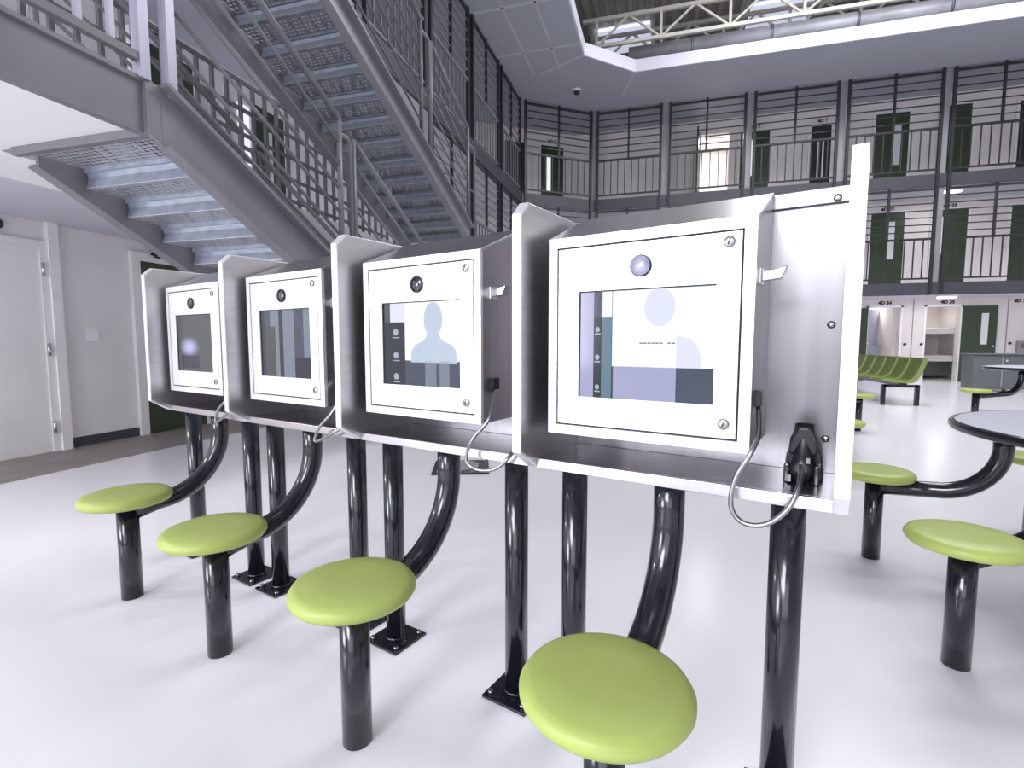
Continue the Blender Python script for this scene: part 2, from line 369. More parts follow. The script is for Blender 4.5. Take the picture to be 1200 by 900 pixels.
# back wall: local x along +X
P = 'pane'; BP = 'bright_pane'
door_on('door_10', 'green cell door with bright slit window on upper level above second kiosk', (2.10, YB, F3), 0, 0.77, 1.98, [(0.22, 0.34, 0.75, 1.75, BP)])
door_on('door_11', 'narrow dark green cell door on upper level left of the double post', (3.92, YB, F3), 0, 0.50, 1.95, [(0.17, 0.22, 0.5, 1.6, P), (0.29, 0.33, 0.5, 1.6, P)], 'dark_void')
door_on('door_12', 'green cell door on upper level above nearest kiosk divider', (5.47, YB, F3), 0, 0.78, 2.08, [(0.44, 0.60, 0.72, 1.78, P)])
door_on('door_13', 'green cell door with narrow slit on upper level right of post', (6.96, YB, F3), 0, 0.66, 2.12, [(0.20, 0.28, 0.85, 1.85, P)])
door_on('door_14', 'dark cell door at the right edge of upper level', (8.62, YB, F3), 0, 0.78, 2.05, [(0.5, 0.6, 0.8, 1.8, P)], 'dark_void')
door_on('door_15', 'green cell door marked 22 on the middle level', (5.49, YB, F2), 0, 0.79, 2.06, [(0.42, 0.57, 0.82, 1.82, P)])
door_on('door_16', 'green cell door marked 23 on the middle level', (6.93, YB, F2), 0, 0.77, 2.06, [(0.13, 0.22, 0.9, 1.88, P)])
door_on('door_17', 'green cell door at right edge of the middle level', (8.62, YB, F2), 0, 0.78, 2.06, [(0.5, 0.6, 0.8, 1.8, P)])
door_on('door_18', 'green cell door folded open left of doorway 34', (4.76, YB - 0.02, 0.02), 0, 0.79, 2.0, [(0.5, 0.6, 0.9, 1.75, P)], 'green_door', None, 0)
door_on('door_19', 'green cell door folded open right of doorway 35', (7.73, YB - 0.02, 0.02), 0, 0.77, 2.02, [(0.42, 0.57, 1.0, 1.82, P)], 'green_door', (0.70, 0.95), 0)
door_on('door_20', 'dark green upper cell door standing open edge on', (0.98, YB, F3), R(-96), 0.72, 2.05, [], 'green_door', None, 0)
for x, z, s in ((5.88, F2 + 2.10, '4D 22'), (7.30, F2 + 2.10, '4D 23'), (5.95, 2.09, '4D 34'), (7.40, 2.09, '4D 35'), (9.0, 2.09, '4D 36'), (2.5, F3 + 2.06, '4D 7'), (4.2, F3 + 2.03, '4D 8')):
    text('cell_number', s, 0.125, 'black_paint', wb, (x, YB - 0.004, z), (R(90), 0, 0))
# jambs of the two ground doorways, and the cells behind them
for x0, x1 in ((5.57, 6.33), (6.93, 7.70)):
    for a in (x0 - 0.05, x1): MB().box(a, a + 0.05, YB - 0.03, YB, 0, 2.08).build('jamb', 'white_paint', wb)
    MB().box(x0 - 0.05, x1 + 0.05, YB - 0.03, YB, 2.03, 2.09).build('head', 'white_paint', wb)
for x in (6.62, 8.72): MB().box(x, x + 0.02, YB - 0.012, YB, 0, 2.3).build('panel_seam', 'column_grey', wb)
def cell(n, x0, x1, z0, z1):
    c = sroot('cell_%d' % n, None)
    MB().box(x0 - 0.6, x1 + 0.6, YB + 2.4, YB + 2.5, z0, z1).build('cell_wall', 'wall_cream', c)
    for a in (x0 - 0.7, x1 + 0.6): MB().box(a, a + 0.1, YB + 0.2, YB + 2.5, z0, z1).build('cell_wall', 'wall_cream', c)
    MB().box(x0 - 0.6, x1 + 0.6, YB + 0.2, YB + 2.5, z1, z1 + 0.1).build('cell_ceiling', 'white_paint', c)
    if z0 > 0.1: MB().box(x0 - 0.6, x1 + 0.6, YB + 0.2, YB + 2.5, z0 - 0.1, z0).build('cell_floor', 'floor', c)
    return c
c1 = cell(1, 5.57, 6.33, 0, 2.4); c2 = cell(2, 6.93, 7.70, 0, 2.4); c3 = cell(3, 1.02, 1.80, F3, 7.5)
def cell_lamp(x, y, z, label, e):
    t = thing('cell_lamp', label, 'lamp', (x, y, z))
    MB().box(-0.3, 0.3, -0.08, 0.08, -0.05, 0).build('housing', 'white_paint', t, bevel=0.01)
    MB().box(-0.27, 0.27, -0.06, 0.06, -0.06, -0.045).build('diffuser', 'lamp_lens', t)
    d = bpy.data.lights.new('cell_lamp_light', 'AREA'); d.shape = 'RECTANGLE'; d.size = 0.5; d.size_y = 0.12; d.energy = e; d.color = (1, 0.97, 0.92)
    o = bpy.data.objects.new('cell_lamp_light', d); COL.objects.link(o); o.parent = t; o.location = (0, 0, -0.07)
cell_lamp(5.95, YB + 1.3, 2.4, 'ceiling lamp in the cell seen through doorway 34', 22)
cell_lamp(7.1, YB + 1.3, 2.4, 'ceiling lamp in the bunk cell beside the open green door', 16)
cell_lamp(1.5, YB + 1.3, 7.5, 'ceiling lamp in the bright open cell on upper level', 45)
# bunk in cell 35
bk = thing('bunk_bed', 'cream steel double bunk inside the cell of doorway 35', 'bed', (7.35, YB + 1.5, 0))
for z in (0.52, 1.32):
    MB().box(-0.85, 0.85, -0.4, 0.85, z, z + 0.08).build('bunk_deck', 'white_paint', bk, bevel=0.01)
    MB().box(-0.82, 0.82, -0.36, 0.82, z + 0.08, z + 0.17).build('mattress', 'white_paint', bk, bevel=0.03)
for x in (-0.83, 0.83):
    MB().box(x - 0.025, x + 0.025, -0.4, -0.35, 0, 1.6).build('post', 'column_grey', bk)
MB().box(-0.82, 0.82, -0.1, -0.06, 0.08, 0.5).build('under_panel', 'grey_plastic', bk)
# steel unit in cell 34
su = thing('steel_washbasin', 'shiny stainless steel wash unit inside doorway 34', 'washbasin', (5.95, YB + 0.9, 0))
MB().box(-0.42, 0.42, 0, 0.35, 0.0, 0.95).build('cabinet', 'steel_blue', su, bevel=0.02)
MB().box(-0.42, 0.42, 0.25, 0.35, 0.95, 2.05).build('mirror', 'steel_blue', su, bevel=0.01)
MB().box(-0.03, 0.03, 0.12, 0.25, 1.0, 1.06).build('tap', 'chrome', su, bevel=0.01)
# small black fittings beside the doorways
for x, z in ((6.47, 1.02), (6.86, 1.02), (8.82, 1.05)):
    tag(MB().cyl((0, 0, 0), (0, -0.03, 0), 0.035, 12).build('door_button', 'black_plastic', None, (x, YB, z)),
        {6.47: 'black round button right of doorway 34', 6.86: 'black round button left of doorway 35', 8.82: 'black round button right of open green door 35'}[x], 'button', 'wall buttons by the doorways')
ip = thing('notice_box', 'grey wall box near the right edge above far table', 'box', (9.35, YB, 0.95))
MB().box(-0.4, 0.4, -0.1, 0, -0.16, 0.16).build('body', 'column_grey', ip, bevel=0.01); MB().box(-0.34, 0.34, -0.11, -0.1, -0.02, 0.1).build('slot_cover', 'grey_plastic', ip)

# walkway lamps under the slabs and dome camera
def soffit_lamp(x, y, z, label, e=11):
    t = thing('soffit_lamp', label, 'lamp', (x, y, z), 0, 'lamps under the walkways')
    MB().box(-0.2, 0.2, -0.09, 0.09, -0.04, 0).build('housing', 'white_paint', t, bevel=0.008)
    MB().box(-0.18, 0.18, -0.07, 0.07, -0.075, -0.035).build('diffuser', 'lamp_lens', t, bevel=0.01)
    d = bpy.data.lights.new('soffit_lamp_light', 'AREA'); d.shape = 'RECTANGLE'; d.size = 0.35; d.size_y = 0.15; d.energy = e; d.color = (1, 0.96, 0.92)
    o = bpy.data.objects.new('soffit_lamp_light', d); COL.objects.link(o); o.parent = t; o.location = (0, 0, -0.09)
soffit_lamp(6.92, 15.5, F2 - 0.26, 'small white lamp under middle walkway above doorway 35')
soffit_lamp(6.88, 15.5, F3 - 0.26, 'small white lamp under upper walkway right of double post')
soffit_lamp(-4.7, 0.6, 2.24, 'added fill lamp under the stair landing left of the view', 34)  # unseen lamp added to brighten the left wall and landing
dc = thing('ceiling_camera', 'black dome camera on the grey ceiling', 'camera', (-2.21, 13.6, CEIL))
MB().cyl((0, 0, 0), (0, 0, -0.05), 0.10, 20).build('base', 'white_paint', dc)
MB().lathe([(0.085, -0.05), (0.08, -0.09), (0.055, -0.125), (0, -0.14)], 20).build('dome', 'black_plastic', dc)

# ------------------------------------------------------------------ walkway railings
ubar = {}
def unit_bar(w_, m):
    k = (w_, m)
    if k not in ubar: ubar[k] = MB().box(-w_ / 2, w_ / 2, -w_ / 2, w_ / 2, 0, 1).mesh('bar', m)
    return ubar[k]
def railing(label, p0, p1, z0, z1, group, bar_m='rail_dark', gap=0.19, columns=(True, True), mid=True):
    v = Vector((p1[0] - p0[0], p1[1] - p0[1])); L_ = v.length; rz = math.atan2(v.y, v.x)
    t = thing('walkway_railing', label, 'railing', (p0[0], p0[1], z0), rz, group)
    Ht = z1 - z0
    a, b = 0.12, L_ - 0.12
    for x in (a, b): put('post', unit_bar(0.065, 'rail_dark'), t, (x, 0, -0.26), (0, 0, 0), (1, 1, Ht + 0.26))
    MB().box(a, b, -0.025, 0.025, 1.05, 1.10).build('guard_rail', bar_m, t)
    MB().box(a, b, -0.02, 0.02, 0.10, 0.14).build('bottom_rail', bar_m, t)
    n = max(2, int((b - a) / gap))
    for i in range(1, n): put('bar', unit_bar(0.024, bar_m), t, (a + (b - a) * i / n, 0, 0.12), (0, 0, 0), (1, 1, 0.95))
    k = 7
    for i in range(k):
        z = 1.08 + (Ht - 0.08 - 1.08) * (i + 1) / k
        w_ = 0.05 if i == k - 1 else 0.024
        put('cross_bar', unit_bar(w_, 'rail_dark' if i == k - 1 else bar_m), t, (a, 0, z), (0, R(90), 0), (1, 1, b - a))
    if mid: put('mid_post', unit_bar(0.05, 'rail_dark'), t, ((a + b) / 2, 0, 1.08), (0, 0, 0), (1, 1, Ht - 1.08))
    return t
bx = [CH1[0], 0.01, 2.13, 4.27, 6.46, 8.62, 10.75]
wherex = ['just right of the angled corner', 'second bay from the angled corner', 'third bay from the angled corner', 'above the nearest kiosk', 'right of the lamp-side post', 'at the far right edge']
for lv, z0, z1, nm in ((3, F3, CEIL, 'upper'), (2, F2, F3 - 0.26, 'middle')):
    for i in range(6):
        railing('dark barred railing of %s back walkway, %s' % (nm, wherex[i]), (bx[i], EY - 0.06), (bx[i + 1], EY - 0.06), z0, z1, 'railings of the %s walkway' % nm)
    railing('dark barred railing across the angled corner of %s walkway' % nm, (CH0[0] + 0.03, CH0[1] - 0.04), (CH1[0] + 0.03, CH1[1] - 0.04), z0, z1, 'railings of the %s walkway' % nm)
    ys = [CH0[1], 11.85, 9.9, 7.95] + ([6.0, 4.05, 2.1] if lv == 3 else [])
    wy = ['nearest the angled corner', 'second bay from the angled corner', 'third bay from the angled corner', 'fourth bay from the angled corner', 'fifth bay from the angled corner', 'above the near stair landing']
    for i in range(len(ys) - 1):
        railing('dark barred railing of %s left walkway, %s' % (nm, wy[i]), (EX + 0.005, ys[i + 1]), (EX + 0.005, ys[i]), z0, z1, 'railings of the %s walkway' % nm, 'rail_paint')
for i, x in enumerate(bx):
    struct(MB().box(x - 0.065, x + 0.065, EY + 0.0, EY + 0.13, F2 - 0.26, CEIL).build('column_%d' % (i + 1), 'column_grey'))
# low grid railing of the middle walkway beside the stair
gr = thing('walkway_grille', 'grey grid railing on middle walkway behind the stair rails', 'railing', (EX - 0.18, 2.4, F2), LR)
for i in range(29): put('bar', unit_bar(0.03, 'rail_paint'), gr, (i * 0.16, 0, 0), (0, 0, 0), (1, 1, 1.07))
for z in (0.12, 0.35, 0.58, 0.81, 1.07): put('cross_bar', unit_bar(0.03, 'rail_paint'), gr, (0, 0, z), (0, R(90), 0), (1, 1, 4.48))

# ------------------------------------------------------------------ roof trusses, duct, skylight panels
def truss(label, y, zb, zt, x0, x1, m='truss'):
    t = thing('roof_truss', label, 'truss', (0, y, zb), 0, 'roof trusses')
    h = zt - zb
    MB().box(x0, x1, -0.04, 0.04, -0.04, 0.04).build('bottom_chord', m, t); MB().box(x0, x1, -0.04, 0.04, h - 0.04, h + 0.04).build('top_chord', m, t)
    step = 1.55; x = x0 + 0.35; 
    while x < x1:
        MB().box(x - 0.03, x + 0.03, -0.03, 0.03, 0, h).build('vertical', m, t)
        MB().bar((x, 0, 0), (x + step / 2, 0, h), 0.045, 0.045).build('diagonal', m, t); MB().bar((x + step / 2, 0, h), (x + step, 0, 0), 0.045, 0.045).build('diagonal', m, t)
        x += step
truss('cream roof truss nearest the edge of roof opening', 13.45, 8.45, 9.08, -2.05, 11)
truss('cream roof truss behind the round duct', 14.9, 8.75, 9.45, -2.05, 11)
truss('cream roof truss crossing the middle of roof opening', 11.9, 8.75, 9.45, -2.05, 11)
du = thing('air_duct', 'long round grey air duct under the roof', 'duct', (0, 14.2, 8.5))
MB().cyl((-0.95, 0, 0), (11.5, 0, 0), 0.20, 24).build('pipe', 'duct', du)
for x in (0.6, 2.4, 4.2, 6.0): MB().cyl((x - 0.03, 0, 0), (x + 0.03, 0, 0), 0.215, 24).build('band', 'galvanised_dark', du)
for i, (x0, x1) in enumerate(((-1.93, -0.45), (2.05, 3.52))):
    mb = MB(); prof = []; y = 14.85
    k = 0
    while y < 16.2: prof.append((y, 9.6 + (0.05 if k % 2 else 0))); y += 0.1; k += 1
    n = len(prof); mb.add([(x0, a, b) for a, b in prof] + [(x1, a, b) for a, b in prof], [(j, j + 1, n + j + 1, n + j) for j in range(n - 1)])
    mb.box(x0, x1, 14.83, 16.2, 9.66, 9.68)
    tag(mb.build('skylight_panel', 'skylight'), ('bright corrugated skylight panel nearest the opening corner', 'bright corrugated skylight panel right of roof opening corner')[i], 'skylight', 'skylight panels')

# ------------------------------------------------------------------ stairs
def flight(label, X0, X1, Yt, zt, run, rise, n, m_str, m_riser, m_tread, rails, ztop_off, zbot_off, strips):
    """flight climbing towards -Y; Yt, zt = upper end"""
    t = thing('staircase', label, 'stairs', (0, 0, 0))
    s = rise / run; Yb = Yt + run * n; zb = zt - rise * n
    def z_at(y): return zt - s * (y - Yt)
    for X, sgn in ((X0, -1), (X1, 1)):
        poly = [(Yt, z_at(Yt) + ztop_off), (Yb, z_at(Yb) + ztop_off), (Yb, max(z_at(Yb) + zbot_off, 0 if zb < 1 else -9)), (Yt, z_at(Yt) + zbot_off)]
        st = MB().prism(poly, 'x', X - 0.012, X + 0.012).build('stringer', m_str, t)
        for off in (ztop_off, zbot_off):
            MB().bar((X + sgn * 0.03, Yt, z_at(Yt) + off), (X + sgn * 0.03, Yb, z_at(Yb) + off), 0.085, 0.022).build('flange', m_str, st)
    xa, xb = X0 + 0.02, X1 - 0.02; w_ = xb - xa
    me_t = MB().box(0, w_, 0, run + 0.02, -0.004, 0).mesh('tread', m_tread)
    mb = MB().prism([(0, 0), (0.028, -0.005), (0.030, rise * 0.55), (0.012, rise), (0.0, rise), (0.016, rise * 0.5)], 'x', 0, w_)
    me_r = mb.mesh('riser', m_riser)
    me_l = MB().box(0, w_, 0, 0.03, -0.03, 0).mesh('nosing', m_riser)
    for k in range(n):
        y = Yt + k * run; z = zt - k * rise
        td = put('tread', me_t, t, (xa, y, z)); put('nosing', me_l, td, (0, run - 0.01, 0.0))
        put('riser', me_r, t, (xa, y + run, z - rise))
    # rails: list of (y0, y1) runs along each side
    for X in rails['x']:
        for (y0, y1) in rails['runs']:
            for j, off in enumerate(rails['offs']):
                r_ = 0.024 if j == len(rails['offs']) - 1 else rails.get('r', 0.012)
                MB().cyl((X, y0, z_at(y0) + ztop_off + off), (X, y1, z_at(y1) + ztop_off + off), r_, 8).build('handrail' if r_ == 0.024 else 'rail', rails['m'], t)
            top = rails['offs'][-1]
            for y in (y0, y1): MB().cyl((X, y, z_at(y) + ztop_off - 0.02), (X, y, z_at(y) + ztop_off + top + 0.01), 0.023, 10).build('post', rails['m'], t)
            nmid = 0
            for q in range(1, nmid + 1):
                y = y0 + (y1 - y0) * q / (nmid + 1)
                MB().cyl((X, y, z_at(y) + ztop_off - 0.02), (X, y, z_at(y) + ztop_off + top), 0.016, 8).build('post', rails['m'], t)
        for (ya, yb2, h0, h1) in rails.get('loops', ()):
            za = z_at(ya) + ztop_off
            pts = [(X, ya, za + h1 - 0.04), (X, ya + 0.02, za + h1), (X, yb2 - 0.03, za + h1), (X, yb2, za + h1 - 0.04), (X, yb2, za + h0)]
            MB().tube(pts, 0.020, 10).build('loop_post', rails['m'], t)
            MB().cyl((X, ya, za + (h0 + h1) / 2), (X, yb2, za + (h0 + h1) / 2), 0.012, 8).build('loop_brace', rails['m'], t)
    return t
flight('grey steel staircase with pale treads rising to the near landing', -3.57, -2.61, 2.20, 2.20, 0.2525, 0.1228, 18, 'steel_paint', 'galvanised', 'perforated_light',
       {'x': (-2.60, -3.60), 'runs': ((2.26, 3.80), (4.0, 6.5)), 'offs': (0.06, 0.12, 0.30, 0.49, 0.68, 0.87, 1.06, 1.25), 'm': 'rail_paint', 'loops': ((3.80, 3.95, -0.05, 1.14),)}, 0.26, -0.06, None)
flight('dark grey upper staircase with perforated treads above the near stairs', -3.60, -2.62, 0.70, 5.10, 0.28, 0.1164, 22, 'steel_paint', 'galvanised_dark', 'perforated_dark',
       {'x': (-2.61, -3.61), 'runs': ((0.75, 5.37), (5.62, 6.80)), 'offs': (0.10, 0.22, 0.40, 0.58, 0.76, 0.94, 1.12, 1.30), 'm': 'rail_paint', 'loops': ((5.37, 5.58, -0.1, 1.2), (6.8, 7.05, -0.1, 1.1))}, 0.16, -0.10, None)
jt = [o for o in bpy.data.objects if o.name == 'staircase'][0]
MB().prism([(LY - 0.034, 2.455), (2.215, 2.46), (2.215, 2.14), (LY - 0.034, 2.19)], 'x', LX + 0.004, LX + 0.03).build('joint_plate', 'steel_paint', jt)
# landing guard rail on the near left
lg = thing('landing_railing', 'lavender grey landing railing at the top left corner', 'railing', (LX + 0.01, LY - 0.05, 2.46), LR)
put('post', unit_bar(0.055, 'rail_light'), lg, (0, 0, 0.0), (0, 0, 0), (1, 1, 1.12))
put('post', unit_bar(0.052, 'rail_light'), jt, (-2.60, 2.26, 2.435), (0, 0, 0), (1, 1, 1.24))
for i in range(1, 20): put('bar', unit_bar(0.026, 'rail_light'), lg, (-0.15 * i, 0, 0.1), (0, 0, 0), (1, 1, 0.95))
for z, w_ in ((0.10, 0.04), (1.08, 0.05)): put('cross_bar', unit_bar(w_, 'rail_paint'), lg, (-3.0, 0, z), (0, R(90), 0), (1, 1, 3.0))

# ------------------------------------------------------------------ video kiosks (row turned 17 degrees from the room)
A = R(17); ROT = -A
def row(a, d, z=0.0): return (a * math.cos(A) + d * math.sin(A), -a * math.sin(A) + d * math.cos(A), z)
PITCH = 0.7257; A0 = -0.355
ends = ['nearest at the right end', 'second from the right', 'third from the right', 'farthest at the left end']
BD = 1.30                                # depth of the local origin
def D(d): return d - BD
panel_poly = [(D(1.12), 0.805), (D(1.20), 0.752), (D(1.47), 0.752), (D(1.47), 1.46), (D(1.155), 1.46), (D(1.12), 1.425)]
me_panel = MB().prism(panel_poly, 'x', -0.0125, 0.0125).mesh('side_panel', 'panel_steel', 0.002)
ep = [(1.12, 0.805), (1.12, 1.425), (1.155, 1.46), (1.16, 1.452), (1.126, 1.42), (1.126, 0.81), (1.203, 0.757), (1.20, 0.752)]
me_pedge = MB().prism([(D(a) - 0.002, b) for a, b in ep], 'x', -0.0135, 0.0135).mesh('panel_edge', 'stainless_lit', 0.001)  # bright strip paints the light on the panel's front edge
mb = MB().box(-0.35, 0.35, D(1.20), D(1.215), 0.750, 0.777).box(-0.35, 0.35, D(1.215), D(1.46), 0.765, 0.777)
me_shelf = mb.mesh('shelf', 'stainless', 0.0015)
me_back = MB().box(-0.35, 0.35, D(1.452), D(1.462), 0.777, 1.455).mesh('back_panel', 'back_steel', 0.001)
me_flange = MB().box(-0.35, 0.35, D(1.44), D(1.452), 1.425, 1.462).mesh('top_flange', 'back_steel', 0.002)
me_leg = MB().cyl((0, 0, 0.008), (0, 0, 0.766), 0.0355, 24).mesh('leg', 'black_gloss')
me_plate = MB().box(-0.078, 0.078, -0.078, 0.078, 0, 0.009).mesh('base_plate', 'black_gloss', 0.002)
me_bolt = MB().cyl((0, 0, 0), (0, 0, 0.012), 0.0085, 8).mesh('bolt', 'steel_bolt')
me_collar = MB().tube([(0, 0, 0.009), (0, 0, 0.022)], 0.041, 20).mesh('weld_collar', 'black_gloss')
me_cab = MB().prism([(D(1.206), 0.855), (D(1.206), 1.365), (D(1.42), 1.455), (D(1.452), 1.455), (D(1.452), 0.855)], 'x', -0.309, 0.19).mesh('cabinet', 'cabinet_steel', 0.002)
fr = MB()
x0, x1, z0, z1, w_ = -0.309, 0.19, 0.855, 1.365, 0.024
fr.box(x0, x1, D(1.194), D(1.206), z0, z0 + w_).box(x0, x1, D(1.194), D(1.206), z1 - w_, z1).box(x0, x0 + w_, D(1.194), D(1.206), z0 + w_, z1 - w_).box(x1 - w_, x1, D(1.194), D(1.206), z0 + w_, z1 - w_)
me_frame = fr.mesh('front_frame', 'stainless_lit')
me_gasket = MB().box(x0 + w_ - 0.001, x1 - w_ + 0.001, D(1.203), D(1.2065), z0 + w_ - 0.001, z1 - w_ + 0.001).mesh('gasket', 'gasket')
g = 0.0052
SX0, SX1, SZ0, SZ1 = -0.222, 0.112, 0.957, 1.227       # screen opening
dx0, dx1, dz0, dz1 = x0 + w_ + g, x1 - w_ - g, z0 + w_ + g, z1 - w_ - g
dr = MB()
dr.box(dx0, dx1, D(1.195), D(1.204), dz0, SZ0).box(dx0, dx1, D(1.195), D(1.204), SZ1, dz1).box(dx0, SX0, D(1.195), D(1.204), SZ0, SZ1).box(SX1, dx1, D(1.195), D(1.204), SZ0, SZ1)
me_door = dr.mesh('cabinet_door', 'stainless_lit')
me_roof = MB().prism([(D(1.196), 1.358), (D(1.42), 1.4555), (D(1.452), 1.4555), (D(1.452), 1.461), (D(1.418), 1.461), (D(1.194), 1.366)], 'x', -0.311, 0.192).mesh('cabinet_roof', 'stainless', 0.001)
me_screen = MB().box(SX0, SX1, D(1.2005), D(1.203), SZ0, SZ1).mesh('screen', 'glass_dark')
me_lens_ring = MB().lathe([(0.026, 0), (0.026, 0.006), (0.022, 0.008), (0.020, 0.004)], 28).mesh('lens_ring', 'black_plastic')
me_lens = MB().lathe([(0.021, 0.003), (0.015, 0.006), (0.006, 0.008), (0.0001, 0.008)], 28).mesh('camera_lens', 'glass_dark')
me_lens0 = MB().lathe([(0.0235, 0.006), (0.0235, 0.0085), (0.0001, 0.0095)], 28).mesh('camera_lens', 'lens_reflection')
me_lock = MB().lathe([(0.0125, 0), (0.0125, 0.004), (0.010, 0.006), (0.0001, 0.006)], 18).mesh('lock', 'steel_bolt')
me_slot = MB().box(-0.0015, 0.0015, -0.007, 0.007, 0.0055, 0.0068).mesh('lock_slot', 'gasket')
me_screw = MB().lathe([(0.009, 0), (0.009, 0.003), (0.005, 0.006), (0.0001, 0.006)], 12).mesh('screw', 'steel_bolt')
UIY = D(1.2003)
def ui(parent, u0, u1, v0, v1, m, lift=0):
    """u to the right, v downwards, both 0..1 on the screen"""
    X = lambda u: SX0 + (SX1 - SX0) * u
    Z = lambda v: SZ1 - (SZ1 - SZ0) * v
    return MB().box(X(u0), X(u1), UIY - 0.0002 * (lift + 1), UIY + 0.0001, Z(v1), Z(v0)).build('screen_area', m, parent)
def ui_poly(parent, pts, m, lift, name='screen_shape'):
    X = lambda u: SX0 + (SX1 - SX0) * u
    Z = lambda v: SZ1 - (SZ1 - SZ0) * v
    return MB().prism([(X(u), Z(v)) for u, v in pts], 'y', UIY - 0.0002 * (lift + 1), UIY).build(name, m, parent)
def figure_pts(cx, top, s=1.0):
    pts = []
    for i in range(25):                       # head down to the neck, shoulders, closed at the bar
        a = R(-50) + R(280) * i / 24
        pts.append((cx + 0.115 * s * math.cos(a), top + 0.20 * s - 0.20 * s * math.sin(a)))
    sh = [(-0.09, 0.43), (-0.13, 0.47), (-0.23, 0.515), (-0.275, 0.575), (-0.29, 0.72), (0.29, 0.72), (0.275, 0.575), (0.23, 0.515), (0.13, 0.47), (0.09, 0.43)]
    return pts + [(cx + x * s, top - 0.02 + y) for x, y in sh]
def screen_ui(sc, k):
    if k == 0:  # lavender areas are reflections painted onto the screen
        ui(sc, 0.27, 1.0, 0.0, 0.70, 'ui_white'); ui(sc, 0.28, 0.745, 0.70, 1.0, 'ui_lavender_reflection'); ui(sc, 0.745, 1.0, 0.70, 1.0, 'ui_bar')
        ui(sc, 0.01, 0.12, 0.0, 1.0, 'ui_lavender_reflection'); ui(sc, 0.18, 0.265, 0.0, 0.25, 'ui_white')
        ui(sc, 0.12, 0.19, 0.0, 0.25, 'ui_bar'); ui(sc, 0.12, 0.185, 0.25, 1.0, 'ui_nav'); ui(sc, 0.185, 0.265, 0.25, 1.0, 'ui_teal')
        ui_poly(sc, [(0.62 + 0.11 * math.cos(R(a)), 0.17 + 0.17 * math.sin(R(a))) for a in range(0, 360, 15)], 'ui_ghost', 1)
        ui_poly(sc, [(0.745, 0.70), (0.745, 0.42), (0.80, 0.44), (0.84, 0.455), (0.88, 0.50), (0.905, 0.58), (0.915, 0.70)], 'ui_ghost', 1)
        for j in range(9):
            if j != 6: ui(sc, 0.48 + 0.029 * j, 0.503 + 0.029 * j, 0.481, 0.492, 'ui_text', 2)
        for v in (0.36, 0.62, 0.90):
            ui_poly(sc, [(0.152 + 0.018 * math.cos(R(a)), v + 0.025 * math.sin(R(a))) for a in range(0, 360, 30)], 'ui_icon', 2, 'screen_icon')
            ui(sc, 0.13, 0.175, v + 0.035, v + 0.047, 'ui_icon', 2)
    elif k == 1:
        ui(sc, 0.30, 1.0, 0.0, 0.70, 'ui_white'); ui(sc, 0.10, 0.30, 0.0, 0.24, 'ui_ghost')
        ui(sc, 0.01, 0.30, 0.24, 1.0, 'ui_nav'); ui(sc, 0.30, 1.0, 0.70, 1.0, 'ui_bar'); ui(sc, 0.56, 0.70, 0.70, 1.0, 'ui_mid', 1); ui(sc, 0.74, 0.86, 0.70, 1.0, 'ui_mid', 1)
        ui_poly(sc, figure_pts(0.665, 0.02), 'ui_pale', 1)
        for v in (0.36, 0.64, 0.90):
            ui_poly(sc, [(0.175 + 0.035 * math.cos(R(a)), v + 0.04 * math.sin(R(a))) for a in range(0, 360, 30)], 'ui_icon', 2, 'screen_icon')
            ui(sc, 0.13, 0.225, v + 0.06, v + 0.072, 'ui_icon', 2)
    elif k == 2:  # vertical stripes are streak reflections painted into the screen colours
        for i, (u0, u1, m) in enumerate(((0.0, 0.08, 'ui_nav'), (0.08, 0.2, 'ui_bar'), (0.2, 0.38, 'ui_mid'), (0.38, 0.46, 'ui_nav'), (0.46, 0.68, 'ui_mid'), (0.68, 0.86, 'ui_bar'), (0.86, 1.0, 'ui_mid'))):
            ui(sc, u0, u1, 0.0, 1.0, m)
        ui(sc, 0.10, 0.30, 0.25, 1.0, 'ui_dim', 1); ui(sc, 0.68, 1.0, 0.70, 1.0, 'ui_nav', 1)
        ui_poly(sc, [(0.74 + 0.06 * math.cos(R(a)), 0.42 + 0.12 * math.sin(R(a))) for a in range(0, 360, 20)], 'ui_dim', 2)
    else:
        ui(sc, 0.02, 0.98, 0.02, 0.98, 'ui_reflection_glow'); ui(sc, 0.10, 0.60, 0.72, 0.95, 'ui_nav', 1)

cable_pts = {0: [(0.198, 1.25, 0.955), (0.207, 1.20, 0.90), (0.196, 1.17, 0.86), (0.170, 1.165, 0.805), (0.162, 1.165, 0.75), (0.176, 1.165, 0.718), (0.205, 1.165, 0.708), (0.240, 1.168, 0.720), (0.272, 1.175, 0.755), (0.288, 1.20, 0.80), (0.286, 1.27, 0.825)],
             1: [(0.198, 1.25, 0.955), (0.225, 1.19, 0.88), (0.185, 1.165, 0.82), (0.160, 1.165, 0.775), (0.160, 1.165, 0.742), (0.205, 1.165, 0.726), (0.262, 1.168, 0.738), (0.300, 1.18, 0.775), (0.30, 1.27, 0.82)],
             2: [(0.198, 1.25, 0.955), (0.26, 1.185, 0.86), (0.20, 1.165, 0.79), (0.165, 1.165, 0.742), (0.172, 1.165, 0.728), (0.235, 1.165, 0.752), (0.300, 1.18, 0.79), (0.30, 1.27, 0.82)],
             3: [(0.198, 1.25, 0.955), (0.26, 1.185, 0.86), (0.205, 1.165, 0.80), (0.175, 1.165, 0.752), (0.182, 1.165, 0.738), (0.240, 1.165, 0.765), (0.300, 1.18, 0.80), (0.30, 1.27, 0.82)]}
